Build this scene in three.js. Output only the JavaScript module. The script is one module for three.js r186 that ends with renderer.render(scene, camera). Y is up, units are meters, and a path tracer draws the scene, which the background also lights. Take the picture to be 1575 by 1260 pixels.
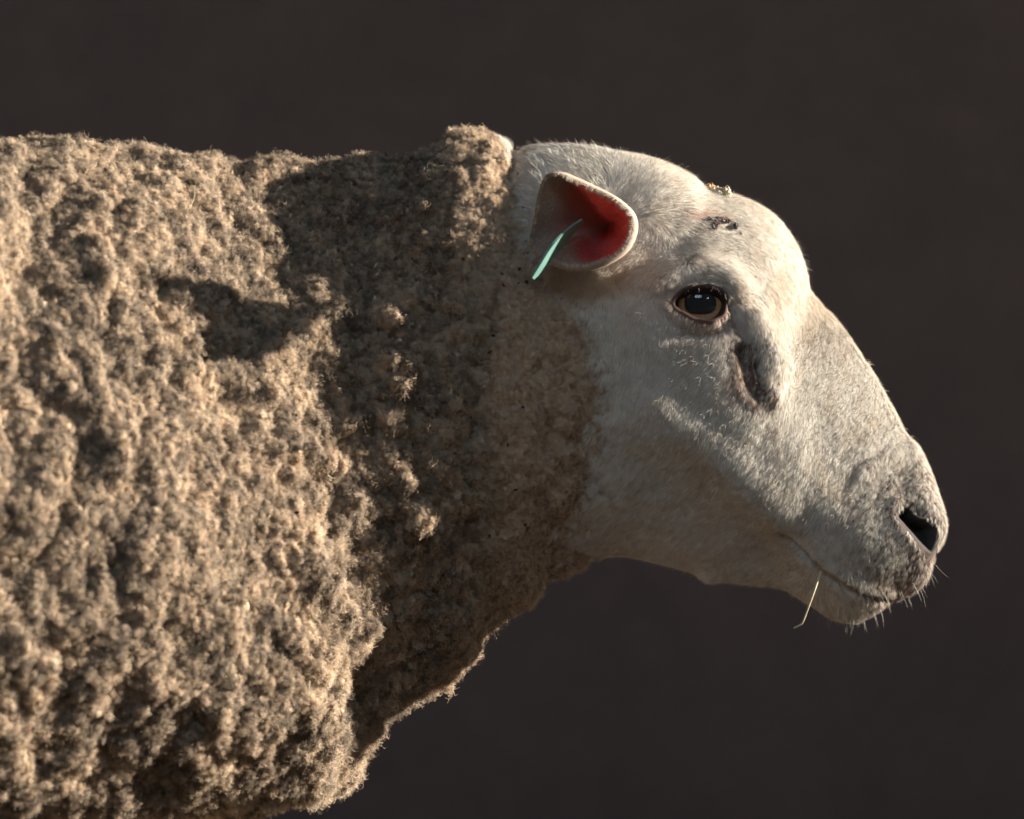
import * as THREE from 'three';
import { mergeGeometries } from 'three/addons/utils/BufferGeometryUtils.js';
import { RectAreaLightUniformsLib } from 'three/addons/lights/RectAreaLightUniformsLib.js';
import { createNoise3D } from 'simplex-noise';

// ---------------------------------------------------------------- camera, sky, sun, exposure
const scene = new THREE.Scene();
const D = 3.0, S = 0.0004, CY = 0.75;                 // camera distance to the sheep's midplane, metres per photo pixel there, lens height
const camera = new THREE.PerspectiveCamera(2 * Math.atan(630 * S / D) * 180 / Math.PI, 1575 / 1260, 0.05, 60);
camera.position.set(0, CY, D);
camera.lookAt(0, CY, 0);
camera.focus = D - 0.062;
camera.userData.fStop = 6.5;
camera.updateMatrixWorld();

const skyTexture = (() => {
  const w = 64, h = 32, a = new Float32Array(w * h * 4);
  for (let j = 0; j < h; j++) {
    const e = Math.max(0, (j + 0.5) / h * 2 - 1);
    for (let i = 0; i < w; i++) a.set([0.012 - 0.003 * e, 0.0125 - 0.001 * e, 0.015 + 0.002 * e, 1], (j * w + i) * 4);
  }
  const t = new THREE.DataTexture(a, w, h, THREE.RGBAFormat, THREE.FloatType);
  t.mapping = THREE.EquirectangularReflectionMapping; t.magFilter = t.minFilter = THREE.LinearFilter; t.needsUpdate = true;
  return t;
})();
scene.background = skyTexture; scene.environment = skyTexture;

const SUN = new THREE.Vector3(0.95, 0.255, -0.21).normalize();
const sun = new THREE.DirectionalLight(new THREE.Color().setRGB(1, 0.935, 0.82), 4.8);
sun.position.copy(SUN).multiplyScalar(6).add(new THREE.Vector3(0, CY, 0)); sun.target.position.set(0, CY, 0);
sun.castShadow = true; sun.shadow.radius = 2.4; sun.shadow.mapSize.set(4096, 4096); sun.shadow.bias = -0.0004;
Object.assign(sun.shadow.camera, { left: -1.4, right: 1.4, top: 1.2, bottom: -1.2, near: 0.1, far: 14 });
scene.add(sun, sun.target);

const renderer = new THREE.WebGLRenderer({ antialias: true });
renderer.setSize(1024, 819);
renderer.toneMapping = THREE.LinearToneMapping;
renderer.toneMappingExposure = 3.2;
renderer.shadowMap.enabled = true;

// ---------------------------------------------------------------- helpers
function rng(seed) { let s = seed >>> 0; return () => { s = (s + 0x6d2b79f5) | 0; let t = Math.imul(s ^ (s >>> 15), 1 | s); t = (t + Math.imul(t ^ (t >>> 7), 61 | t)) ^ t; return ((t ^ (t >>> 14)) >>> 0) / 4294967296; }; }
const noise = createNoise3D(rng(11));
const clamp = (x, a = 0, b = 1) => x < a ? a : x > b ? b : x;
const lerp = (a, b, t) => a + (b - a) * t;
const sstep = (a, b, x) => { const t = clamp((x - a) / (b - a)); return t * t * (3 - 2 * t); };
const at = (px, py, z = 0) => new THREE.Vector3((px - 787.5) * S * (D - z) / D, CY + (630 - py) * S * (D - z) / D, z);   // photo pixel -> point at depth z
function catmull(P, t) {
  const n = P.length, i = clamp(Math.floor(t), 0, n - 2), f = clamp(t - i), a = P[Math.max(i - 1, 0)], b = P[i], c = P[i + 1], d = P[Math.min(i + 2, n - 1)];
  return b.map((_, k) => 0.5 * (2 * b[k] + (c[k] - a[k]) * f + (2 * a[k] - 5 * b[k] + 4 * c[k] - d[k]) * f * f + (3 * b[k] - a[k] - 3 * c[k] + d[k]) * f * f * f));
}
function table(P, t) {                                // rows [t, values...] -> values, smooth
  let i = 0; while (i < P.length - 2 && t > P[i + 1][0]) i++;
  const f = clamp((t - P[i][0]) / (P[i + 1][0] - P[i][0])), a = P[Math.max(i - 1, 0)], b = P[i], c = P[i + 1], d = P[Math.min(i + 2, P.length - 1)];
  const out = [];
  for (let k = 1; k < b.length; k++) {
    const mb = (c[k] - a[k]) / Math.max(c[0] - a[0], 1e-6) * (c[0] - b[0]), mc = (d[k] - b[k]) / Math.max(d[0] - b[0], 1e-6) * (c[0] - b[0]);
    out.push((2 * f ** 3 - 3 * f ** 2 + 1) * b[k] + (f ** 3 - 2 * f ** 2 + f) * mb + (-2 * f ** 3 + 3 * f ** 2) * c[k] + (f ** 3 - f ** 2) * mc);
  }
  return out;
}
function polyDist(P, x, y) {                          // distance to an open polyline
  let m = 1e18;
  for (let i = 0; i + 1 < P.length; i++) {
    const ax = P[i][0], ay = P[i][1], dx = P[i + 1][0] - ax, dy = P[i + 1][1] - ay, t = clamp(((x - ax) * dx + (y - ay) * dy) / (dx * dx + dy * dy));
    const ex = x - ax - dx * t, ey = y - ay - dy * t, q = ex * ex + ey * ey;
    if (q < m) m = q;
  }
  return Math.sqrt(m);
}
function insideDist(P, x, y) {                        // signed distance to a closed polygon, positive inside
  let inside = false;
  for (let i = 0, j = P.length - 1; i < P.length; j = i++) if ((P[i][1] > y) !== (P[j][1] > y) && x < (P[j][0] - P[i][0]) * (y - P[i][1]) / (P[j][1] - P[i][1]) + P[i][0]) inside = !inside;
  const d = polyDist([...P, P[0]], x, y);
  return inside ? d : -d;
}
const smoothLoop = (P, n) => { const c = new THREE.CatmullRomCurve3(P.map((p) => new THREE.Vector3(p[0], p[1], 0)), true); return c.getPoints(n).slice(0, n).map((v) => [v.x, v.y]); };
const hash = (x, y, z, k) => { let h = Math.imul(x, 374761393) ^ Math.imul(y, 668265263) ^ Math.imul(z, 2147483647 - 58) ^ Math.imul(k, 1274126177); h = Math.imul(h ^ (h >>> 13), 1274126177); h = Math.imul(h ^ (h >>> 16), 2246822519); return ((h ^ (h >>> 13)) >>> 0) / 4294967296; };
function worley(x, y, z) {                            // [nearest, second nearest] feature distance
  const ix = Math.floor(x), iy = Math.floor(y), iz = Math.floor(z);
  let a = 9, b = 9;
  for (let i = -1; i < 2; i++) for (let j = -1; j < 2; j++) for (let k = -1; k < 2; k++) {
    const X = ix + i, Y = iy + j, Z = iz + k, dx = X + hash(X, Y, Z, 1) - x, dy = Y + hash(X, Y, Z, 2) - y, dz = Z + hash(X, Y, Z, 3) - z, q = dx * dx + dy * dy + dz * dz;
    if (q < a) { b = a; a = q; } else if (q < b) b = q;
  }
  return [Math.sqrt(a), Math.sqrt(b)];
}
const fbm = (x, y, z, o = 3) => { let s = 0, a = 1, n = 0; for (let i = 0; i < o; i++) { s += a * noise(x, y, z); n += a; a *= 0.5; x *= 2.03; y *= 2.03; z *= 2.03; } return s / n; };
function tag(o, label, category, kind, group) { Object.assign(o.userData, label && { label }, category && { category }, kind && { kind }, group && { group }); return o; }
function part(name, geometry, material, parent) { const m = new THREE.Mesh(geometry, material); m.name = name; m.castShadow = m.receiveShadow = true; parent.add(m); return m; }
function dataTexture(n, f, srgb = true) {
  const a = new Uint8Array(n * n * 4);
  for (let j = 0; j < n; j++) for (let i = 0; i < n; i++) { const c = f(i / n, j / n); a.set([c[0] * 255, c[1] * 255, c[2] * 255, 255], (j * n + i) * 4); }
  const t = new THREE.DataTexture(a, n, n); t.wrapS = t.wrapT = THREE.RepeatWrapping; t.magFilter = THREE.LinearFilter; t.minFilter = THREE.LinearMipmapLinearFilter; t.generateMipmaps = true;
  if (srgb) t.colorSpace = THREE.SRGBColorSpace; t.needsUpdate = true; return t;
}

// ---------------------------------------------------------------- floor and wall
const mottled = (seed, base, amp) => dataTexture(256, (u, v) => {
  const a = 2 * Math.PI * u, b = 2 * Math.PI * v, n = fbm(Math.cos(a) * 1.3 + seed, Math.sin(a) * 1.3 + Math.cos(b) * 1.3, Math.sin(b) * 1.3 + seed, 4), g = hash(Math.floor(u * 256), Math.floor(v * 256), seed, 5) - 0.5;
  return base.map((c) => clamp(c * (1 + amp * n + 0.18 * g)));
});
const floorMat = new THREE.MeshStandardMaterial({ map: mottled(3, [0.20, 0.165, 0.14], 0.3), roughness: 0.95 });
const floorGeo = new THREE.BoxGeometry(14, 0.1, 14);
{ const uv = floorGeo.attributes.uv; for (let i = 0; i < uv.count; i++) uv.setXY(i, uv.getX(i) * 9, uv.getY(i) * 9); }
const floor = part('floor', floorGeo, floorMat, scene); floor.position.set(0, -0.05, 1.2); tag(floor, 'dark brown earth floor of the barn', 'floor', 'structure');
const wallMat = new THREE.MeshStandardMaterial({ map: mottled(7, [0.60, 0.515, 0.48], 0.05), roughness: 0.9 });
const wallGeo = new THREE.BoxGeometry(14, 3.6, 0.12);
{ const uv = wallGeo.attributes.uv; for (let i = 0; i < uv.count; i++) uv.setXY(i, uv.getX(i) * 7, uv.getY(i) * 1.8); }
const wall = part('back_wall', wallGeo, wallMat, scene); wall.position.set(0, 1.8, -5.66); tag(wall, 'plain dark brown barn wall in shade behind the sheep', 'wall', 'structure');

const frontGeo = new THREE.BoxGeometry(9, 4.6, 0.14);
const frontWall = part('front_wall', frontGeo, new THREE.MeshStandardMaterial({ color: new THREE.Color().setRGB(0.05, 0.042, 0.036), roughness: 0.95 }), scene); frontWall.position.set(0, 2.3, 3.75);
tag(frontWall, 'dark timber wall of the barn behind the photographer, with two windows', 'wall', 'structure');
function barnWindow(x, y, w, h, colour, strength, label, name) {
  const o = new THREE.Group(); o.name = name; o.position.set(x, y, 3.66); o.rotation.y = Math.PI; scene.add(o);
  const wood = new THREE.MeshStandardMaterial({ color: new THREE.Color().setRGB(0.10, 0.08, 0.06), roughness: 0.8 });
  for (const [px, py, sx, sy] of [[0, h / 2 + 0.04, w + 0.16, 0.08], [0, -h / 2 - 0.04, w + 0.16, 0.08], [-w / 2 - 0.04, 0, 0.08, h], [w / 2 + 0.04, 0, 0.08, h], [0, 0, 0.05, h]]) part('frame', new THREE.BoxGeometry(sx, sy, 0.06), wood, o).position.set(px, py, 0);
  part('lit_pane', new THREE.PlaneGeometry(w, h), new THREE.MeshStandardMaterial({ color: 0x000000, emissive: new THREE.Color().setRGB(...colour), emissiveIntensity: 0.02 }), o).position.z = -0.02;
  const l = new THREE.RectAreaLight(new THREE.Color().setRGB(...colour), strength, w, h); l.position.set(0, 0, 0.0); l.rotation.y = Math.PI; l.position.z = -0.01; o.add(l);
  return tag(o, label, 'window', null, 'daylit barn windows behind the photographer');
}
RectAreaLightUniformsLib.init();
barnWindow(-0.15, 3.0, 1.9, 0.95, [0.54, 0.77, 1.0], 2.3, 'wide window full of blue daylight in the dark front wall', 'barn_window');
barnWindow(3.0, 2.75, 1.0, 0.3, [0.95, 0.97, 1.0], 4.0, 'low narrow window full of white daylight in the front wall', 'barn_window_001');

// ---------------------------------------------------------------- the sheep's body: one lofted surface from nose to rump
// upper and lower outline (photo pixels at the midplane), nose first; stations pair positions on the two
const TOP = [[1451, 808], [1447, 778], [1436, 745], [1424, 716], [1410, 691], [1394, 673], [1385, 661], [1372, 635], [1355, 605], [1338, 575], [1318, 545], [1298, 515], [1278, 490], [1258, 470], [1240, 445], [1233, 415], [1222, 385], [1205, 358], [1185, 335], [1160, 318], [1130, 306], [1105, 301], [1080, 292], [1055, 273], [1020, 256], [985, 246], [950, 239], [900, 231], [850, 229], [812, 233], [790, 244], [775, 228], [755, 215], [725, 210], [695, 213], [660, 233], [630, 243], [600, 249], [540, 255], [500, 254], [450, 253], [400, 253], [340, 248], [280, 240], [200, 236], [150, 230], [100, 227], [50, 228], [0, 227], [-300, 220], [-800, 210], [-1400, 215], [-1800, 280], [-1980, 440], [-2040, 660]];
const BOT = [[1451, 808], [1449, 832], [1438, 852], [1432, 872], [1425, 892], [1410, 909], [1390, 919], [1371, 924], [1350, 940], [1325, 952], [1310, 953], [1280, 946], [1250, 926], [1215, 905], [1190, 897], [1150, 893], [1105, 889], [1080, 881], [1040, 868], [990, 855], [960, 850], [930, 853], [900, 866], [870, 879], [838, 888], [826, 904], [810, 924], [780, 940], [748, 965], [735, 990], [715, 1020], [680, 1050], [640, 1070], [605, 1084], [585, 1105], [562, 1142], [545, 1182], [512, 1221], [450, 1238], [380, 1247], [250, 1260], [50, 1320], [-300, 1400], [-800, 1410], [-1400, 1280], [-1800, 1120], [-1980, 900], [-2040, 640]];
const TI = (p) => TOP.findIndex((q) => q[0] === p), BI = (p) => BOT.findIndex((q) => q[0] === p);
// [station, top index, bottom index]
const PAIR = [[0, 0, 0], [1, TI(1447), BI(1449)], [2, TI(1436), BI(1432)], [3, TI(1410), BI(1410)], [4, TI(1385), BI(1371)], [5, TI(1355), BI(1325)], [6, TI(1318), BI(1280)], [7, TI(1278), BI(1215)], [8, TI(1240), BI(1150)], [9, TI(1222), BI(1080)], [10, TI(1185), 18.5], [11, TI(1105), BI(960)], [12, TI(1020), 21.3], [13, TI(950), 22.3], [14, TI(850) - 0.6, 23.4], [15, TI(790) - 0.6, BI(826)], [16, TI(755), 26.6], [17, TI(695), BI(748)], [18, TI(630), BI(715)], [19, 37.6, 31.5], [20, TI(500), 33.1], [21, 40.4, 35], [22, 41.8, 37], [23, TI(280), 38.6], [24, TI(200), BI(250)], [25, TI(50), BI(50)], [26, TI(-300), BI(-300)], [27, TI(-800), BI(-800)], [28, TI(-1400), BI(-1400)], [29, TI(-1800), BI(-1800)], [30, TI(-1980), BI(-1980)], [31, TI(-2040), BI(-2040)]];
// [station, half width, midplane z, roundness power, width factors at jaw .. crown]
const SECT = [[0, 0.0, -0.011, 1, 1, 1, 1, 1, 1], [0.35, 0.016, -0.0106, 0.95, 1, 1, 1, 1, 1], [1, 0.0225, -0.01, 0.9, 0.9, 1, 1, 0.95, 0.85], [2, 0.028, -0.009, 0.85, 0.85, 1, 1, 0.93, 0.75], [3, 0.0322, -0.008, 0.85, 0.8, 1, 0.99, 0.88, 0.64], [4, 0.036, -0.0071, 0.85, 0.75, 1, 0.95, 0.76, 0.5], [5, 0.04, -0.0061, 0.85, 0.7, 1, 0.93, 0.72, 0.45], [6, 0.0452, -0.0052, 0.85, 0.66, 1, 0.92, 0.71, 0.45], [7, 0.0515, -0.0043, 0.85, 0.6, 1, 0.93, 0.73, 0.46], [8, 0.0603, -0.0035, 0.85, 0.5, 0.97, 0.97, 0.8, 0.52], [9, 0.0687, -0.0027, 0.85, 0.5, 0.92, 1, 0.9, 0.65], [10, 0.0747, -0.0019, 0.85, 0.5, 0.9, 1, 0.93, 0.75], [11, 0.0785, -0.0012, 0.85, 0.56, 0.92, 1, 0.95, 0.82], [12, 0.0797, -0.0005, 0.85, 0.66, 0.96, 1, 0.93, 0.82], [13, 0.08, 0, 0.88, 0.74, 0.98, 1, 0.93, 0.82], [14, 0.084, 0, 0.9, 0.8, 1, 1, 0.93, 0.8], [15, 0.0872, 0.0, 0.92, 0.84, 1, 1, 0.92, 0.78], [16, 0.0885, 0.001, 0.95, 0.86, 1, 1, 0.92, 0.78], [17, 0.0885, 0.002, 0.95, 0.86, 1, 1, 0.91, 0.76], [18, 0.093, 0.004, 0.95, 0.84, 1, 1, 0.86, 0.7], [19, 0.101, 0.008, 0.95, 0.82, 1, 1, 0.82, 0.62], [20, 0.1105, 0.013, 0.95, 0.8, 1, 1, 0.8, 0.58], [21, 0.122, 0.02, 0.88, 0.9, 1.03, 1, 0.8, 0.58], [22, 0.141, 0.03, 0.8, 1.0, 1.06, 1.02, 0.83, 0.6], [23, 0.166, 0.044, 0.8, 1.0, 1.06, 1.02, 0.87, 0.64], [24, 0.187, 0.062, 0.8, 1.0, 1.06, 1.02, 0.9, 0.68], [25, 0.206, 0.085, 0.8, 1.0, 1.06, 1.02, 0.9, 0.72], [26, 0.225, 0.14, 0.8, 1.0, 1.06, 1.02, 0.92, 0.76], [27, 0.235, 0.175, 0.8, 1.0, 1.06, 1.02, 0.95, 0.8], [28, 0.225, 0.22, 0.95, 0.9, 1, 1, 0.95, 0.82], [29, 0.17, 0.25, 0.95, 0.9, 1, 1, 0.95, 0.85], [30, 0.1, 0.265, 0.95, 1, 1, 1, 1, 1], [31, 0, 0.27, 1, 1, 1, 1, 1, 1]];
function section(u) {
  const [a, b] = table(PAIR, u), T = catmull(TOP, a), B = catmull(BOT, b), s = table(SECT, u);
  return { T: at(T[0], T[1], s[1]), B: at(B[0], B[1], s[1]), w: Math.max(0, s[0]), zc: s[1], p: s[2], m: s.slice(3) };
}
function onSection(c, phi, out) {                     // phi 0 = underside, pi = crown, 0..pi is the side towards the camera
  const s = (1 - Math.cos(phi)) / 2, q = Math.sin(phi), f = s * 4, i = Math.min(3, Math.floor(f)), g = f - i, m = c.m, a = m[i], b = m[i + 1], ta = i ? (b - m[i - 1]) / 2 : b - a, tb = i < 3 ? (m[i + 2] - a) / 2 : b - a, h = (2 * g ** 3 - 3 * g * g + 1) * a + (g ** 3 - 2 * g * g + g) * ta + (3 * g * g - 2 * g ** 3) * b + (g ** 3 - g * g) * tb;
  out.set(lerp(c.B.x, c.T.x, s), lerp(c.B.y, c.T.y, s), c.zc + Math.sign(q) * Math.pow(Math.abs(q), c.p) * c.w * h);
  return out;
}

// side-on features, in photo pixels on the flank (mirrored on the far flank)
const WOOL_EDGE = [[200, 792], [240, 795], [290, 806], [350, 816], [420, 838], [470, 886], [540, 926], [620, 934], [700, 924], [760, 904], [815, 880], [838, 876], [846, 900], [856, 940], [900, 940]];
const woolEdge = (y) => { let i = 0; while (i < WOOL_EDGE.length - 2 && y > WOOL_EDGE[i + 1][0]) i++; const a = WOOL_EDGE[i], b = WOOL_EDGE[i + 1]; return lerp(a[1], b[1], clamp((y - a[0]) / (b[0] - a[0]))); };
const EYE = smoothLoop([[1037, 471], [1046, 459], [1062, 453], [1084, 451], [1102, 457], [1110, 468], [1106, 483], [1090, 492], [1068, 490], [1050, 481]], 40);
const NOSTRIL = smoothLoop([[1380, 794], [1389, 783], [1400, 780], [1412, 797], [1428, 802], [1439, 812], [1439, 832], [1433, 850], [1422, 843], [1405, 824], [1391, 808]], 44);
const MOUTH = [[1376, 922], [1355, 919], [1335, 913], [1310, 900], [1285, 882], [1262, 862], [1243, 845], [1225, 828], [1207, 815]];
const GLAND = [[1141, 538], [1148, 565], [1152, 590], [1164, 606]];
const RIDGES = [                                      // [points, height mm, width px]
  [[[1008, 436], [1040, 417], [1080, 409], [1112, 418], [1134, 446]], 4.5, 15], [[[1030, 449], [1062, 434], [1095, 433], [1118, 448]], -2.2, 5],
  [[[1022, 470], [1040, 492], [1068, 502], [1096, 500]], 2.0, 7], [[[1045, 515], [1085, 518], [1115, 508]], -1.2, 6],
  [[[1122, 470], [1132, 496], [1143, 520], [1147, 545]], -5, 9], [GLAND, -4.2, 10], [[[1166, 556], [1170, 576], [1174, 596]], -4.5, 5],
  [[[1158, 490], [1176, 520], [1193, 552], [1197, 582], [1186, 608]], 4.2, 16], [[[1136, 542], [1130, 570], [1134, 596], [1158, 620]], 0.5, 9],
  [[[1010, 622], [1060, 660], [1110, 700], [1160, 748], [1205, 796]], 4.2, 28], [[[960, 700], [1040, 750], [1110, 800], [1180, 850]], -4.5, 44],
  [[[1000, 520], [965, 480], [930, 440]], 4, 30], [[[1005, 385], [1040, 378]], -4, 30], [[[1390, 676], [1350, 692], [1318, 716], [1298, 752]], -1.0, 4.5], [[[1402, 688], [1356, 703], [1328, 724], [1306, 760]], 0.9, 10],
  [[[1370, 912], [1335, 903], [1300, 882], [1262, 848]], 2.0, 9], [[[1215, 600], [1270, 680], [1310, 760]], -1.5, 30], [[[1378, 770], [1370, 792], [1384, 815], [1412, 846]], 1.5, 8],
  [[[1060, 330], [1100, 345]], 1.5, 14], [[[1374, 642], [1332, 664], [1292, 702]], -0.8, 4], [[[1360, 622], [1315, 648]], -0.6, 4], [[[1404, 712], [1374, 728], [1348, 758]], -0.7, 4], [[[1412, 738], [1388, 748], [1370, 764]], -0.6, 3.5],
];
const BUMPS = [[1075, 462, 75, 60, 5], [1345, 820, 55, 60, 3.5], [985, 720, 90, 100, 4], [1414, 785, 14, 9, -4], [1092, 885, 16, 9, 3], [1240, 855, 30, 24, 1.5], [1235, 560, 30, 60, -1], [1180, 380, 50, 50, 1.5]];
const WOOLRIDGES = [
  [[[765, 470], [748, 560], [726, 640], [712, 730], [716, 820], [735, 880]], -9, 15], [[[690, 480], [680, 600], [672, 720], [668, 800]], 3, 30],
  [[[590, 500], [602, 570], [606, 640], [610, 720], [622, 800]], 12, 26], [[[560, 560], [555, 640], [560, 700]], -6, 20], [[[655, 760], [680, 860], [740, 930]], -5, 14], [[[700, 850], [745, 905], [785, 930]], -4, 8], [[[640, 840], [690, 930], [730, 960]], -4, 10],
  [[[520, 600], [500, 700], [515, 800], [555, 900]], -9, 26], [[[398, 530], [425, 620], [446, 720], [476, 810], [498, 900], [540, 965]], 9, 26], [[[350, 560], [372, 660], [390, 740]], -4, 14],
  [[[148, 312], [144, 380], [152, 450], [150, 500]], 5, 15], [[[172, 320], [166, 400], [176, 470], [168, 540]], -6, 11], [[[92, 290], [84, 350], [96, 430]], -5, 10], [[[40, 280], [35, 330], [60, 390]], -4, 12], [[[262, 380], [252, 440], [256, 500]], -5, 11], [[[310, 330], [302, 420], [306, 480]], -4, 10], [[[240, 300], [200, 305], [150, 300]], -3, 9],
  [[[0, 535], [120, 545], [260, 550], [420, 520]], -5, 26], [[[190, 830], [180, 900], [205, 960]], -4, 12], [[[60, 1000], [140, 990], [170, 960]], -5, 18], [[[330, 1010], [400, 1060], [460, 1140]], -4, 12], [[[420, 980], [480, 1050], [540, 1090]], -5, 12], [[[290, 1080], [340, 1150], [400, 1190]], -4, 12], [[[80, 1150], [160, 1120], [230, 1130]], -5, 14],
  [[[500, 320], [560, 325], [640, 345], [690, 380]], 10, 32], [[[740, 230], [700, 290], [660, 320]], 9, 42], [[[430, 300], [440, 400], [450, 500]], -3, 24], [[[880, 520], [860, 640], [850, 760]], 5, 40],
];
const box = (P, m) => [Math.min(...P.map((p) => p[0])) - m, Math.max(...P.map((p) => p[0])) + m, Math.min(...P.map((p) => p[1])) - m, Math.max(...P.map((p) => p[1])) + m];
for (const r of [...RIDGES, ...WOOLRIDGES]) r.push(box(r[0], r[2] * 2.6));
function ridges(list, X, Y) {
  let d = 0;
  for (const [P, h, w, b] of list) if (X > b[0] && X < b[1] && Y > b[2] && Y < b[3]) { const q = polyDist(P, X, Y) / w; d += h * Math.exp(-q * q); }
  return d;
}
const woolMask = (X, Y) => sstep(-32, 26, woolEdge(Y) - X + 14 * noise(X / 26, Y / 26, 5) + 5 * noise(X / 9, Y / 9, 7));
function facePush(X, Y) {                             // millimetres outwards
  let d = ridges(RIDGES, X, Y);
  for (const [x, y, rx, ry, h] of BUMPS) { const q = ((X - x) / rx) ** 2 + ((Y - y) / ry) ** 2; if (q < 8) d += h * Math.exp(-q); }
  if (X > 1000 && X < 1150 && Y > 410 && Y < 530) { const e = insideDist(EYE, X, Y); d += 2.6 * Math.exp(-(((e + 5) / 6) ** 2)) - 17 * sstep(-1.5, 5, e); }
  if (X > 1350 && Y > 740 && Y < 880) d -= 15 * sstep(-2, 15, insideDist(NOSTRIL, X, Y));
  if (X > 1180 && Y > 780) { const q = polyDist(MOUTH, X, Y) / 5; d -= lerp(2, 6, sstep(1205, 1260, X)) * Math.exp(-q * q); }
  return d;
}
const WS = 1 / S;                                     // millimetres are easier in pixels: one pixel is 0.4 mm
const parting = (ax, ay, az) => { const q = 10 * noise(ax / 30, ay / 30, az / 30), n = fbm((ax + q) / 95, (ay + q) / 150, az / 110 + 3, 2); return Math.pow(clamp(1 - Math.abs(n) * 2.4), 3) * sstep(-0.2, 0.3, noise(ax / 130, ay / 130, 17)); };   // where the locks part
function woolPush(p, X, Y) {
  const ax = p.x * WS, ay = p.y * WS, az = p.z * WS;
  const rough = sstep(830, 640, X), calm = lerp(1, 0.95, sstep(520, 380, X));
  const warp = 14 * fbm(ax / 60, ay / 60, az / 60, 2), warp2 = 14 * fbm(ax / 60 + 9, ay / 60, az / 60, 2);
  const [a1, b1] = worley((ax + 1.6 * warp) / 27, (ay + 1.6 * warp2 + 0.3 * ax) / 42, az / 30), [a2, b2] = worley((ax + warp * .8) / 9.5, (ay + warp2 * .8 + 0.35 * ax) / 18, az / 12);
  const fold = fbm(ax / 105 + 4, ay / 150, az / 130, 3), lump = clamp((b1 - a1) * 1.6), lock = clamp((b2 - a2) * 1.5);
  const wob = 22 * fbm(ax / 70, ay / 70, 2.2, 2);
  let d = ridges(WOOLRIDGES, X + wob, Y + 14 * noise(ax / 60, ay / 60, 8)) * (0.75 + 0.75 * noise(ax / 45, ay / 45, 3)) * 0.9;
  d += rough * calm * (8 * fold + 4.8 * (Math.sqrt(lump) - 0.62) + 3.6 * (Math.sqrt(lock) - 0.6)) + (1 - rough) * (3.2 * fbm(ax / 45, ay / 55, az / 45, 3) + 1.5 * (Math.sqrt(lock) - 0.6));
  d -= rough * 5.5 * parting(ax, ay, az);
  return d - 1.5;
}
// rows (stations) and columns (round the section), finer where the photograph looks closer
const U = [], PH = [];
{
  const rows = (a, b, n) => { for (let i = 0; i < n; i++) U.push(lerp(a, b, i / n)); };
  for (let i = 0; i < 40; i++) U.push((i / 40) ** 2 * 1);
  rows(1, 13, 500); rows(13, 25.4, 470); rows(25.4, 27.2, 110); rows(27.2, 31, 50); U.push(31);
  for (let i = 0; i < 430; i++) PH.push(Math.PI * i / 430);
  for (let i = 0; i < 110; i++) PH.push(Math.PI * (1 + i / 110));
}
const R = U.length, C = PH.length, pos = new Float32Array(R * C * 3), faceXY = new Float32Array(R * C * 2), isWool = new Float32Array(R * C), rowZ = new Float32Array(R);
{
  const p = new THREE.Vector3();
  U.forEach((u, r) => { const c = section(u); rowZ[r] = c.zc; PH.forEach((ph, k) => { onSection(c, ph, p); p.toArray(pos, (r * C + k) * 3); }); });
}
const index = new Uint32Array((R - 1) * C * 6);
{ let n = 0; for (let r = 0; r < R - 1; r++) for (let k = 0; k < C; k++) { const k2 = (k + 1) % C, a = r * C + k, b = r * C + k2, c = a + C, d = b + C; index.set([a, b, c, b, d, c], n); n += 6; } }
const bodyGeo = new THREE.BufferGeometry();
bodyGeo.setAttribute('position', new THREE.BufferAttribute(pos, 3)); bodyGeo.setIndex(new THREE.BufferAttribute(index, 1)); bodyGeo.computeVertexNormals();
// the same place gets the same push: vertices at the two ends share a normal
{
  const nor = bodyGeo.attributes.normal.array, p = new THREE.Vector3();
  for (let r = 0; r < R; r++) for (let k = 0; k < C; k++) {
    const i = r * C + k; p.fromArray(pos, i * 3);
    if (r === 0) { nor.set([1, 0, 0], i * 3); } if (r === R - 1) nor.set([-1, 0, 0], i * 3);
    const lat = rowZ[r] + Math.abs(p.z - rowZ[r]), g = D / (D - lat), X = 787.5 + p.x / S * g, Y = 630 - (p.y - CY) / S * g, w = U[r] > 16.5 ? 1 : woolMask(X, Y);
    const side = sstep(0, 0.35, Math.abs(nor[i * 3 + 2]));
    let d = w < 1 ? facePush(X, Y) * side * (1 - w) : 0;
    if (w > 0) d += w * (woolPush(p, X, Y) + 2.5 * sstep(-10, 90, woolEdge(Y) - X) * (U[r] < 15 ? side : 1));
    d = d / 1000;
    isWool[i] = w; faceXY[i * 2] = X; faceXY[i * 2 + 1] = Y;
    for (let a = 0; a < 3; a++) pos[i * 3 + a] += nor[i * 3 + a] * d;
  }
}
bodyGeo.computeVertexNormals();

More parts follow.
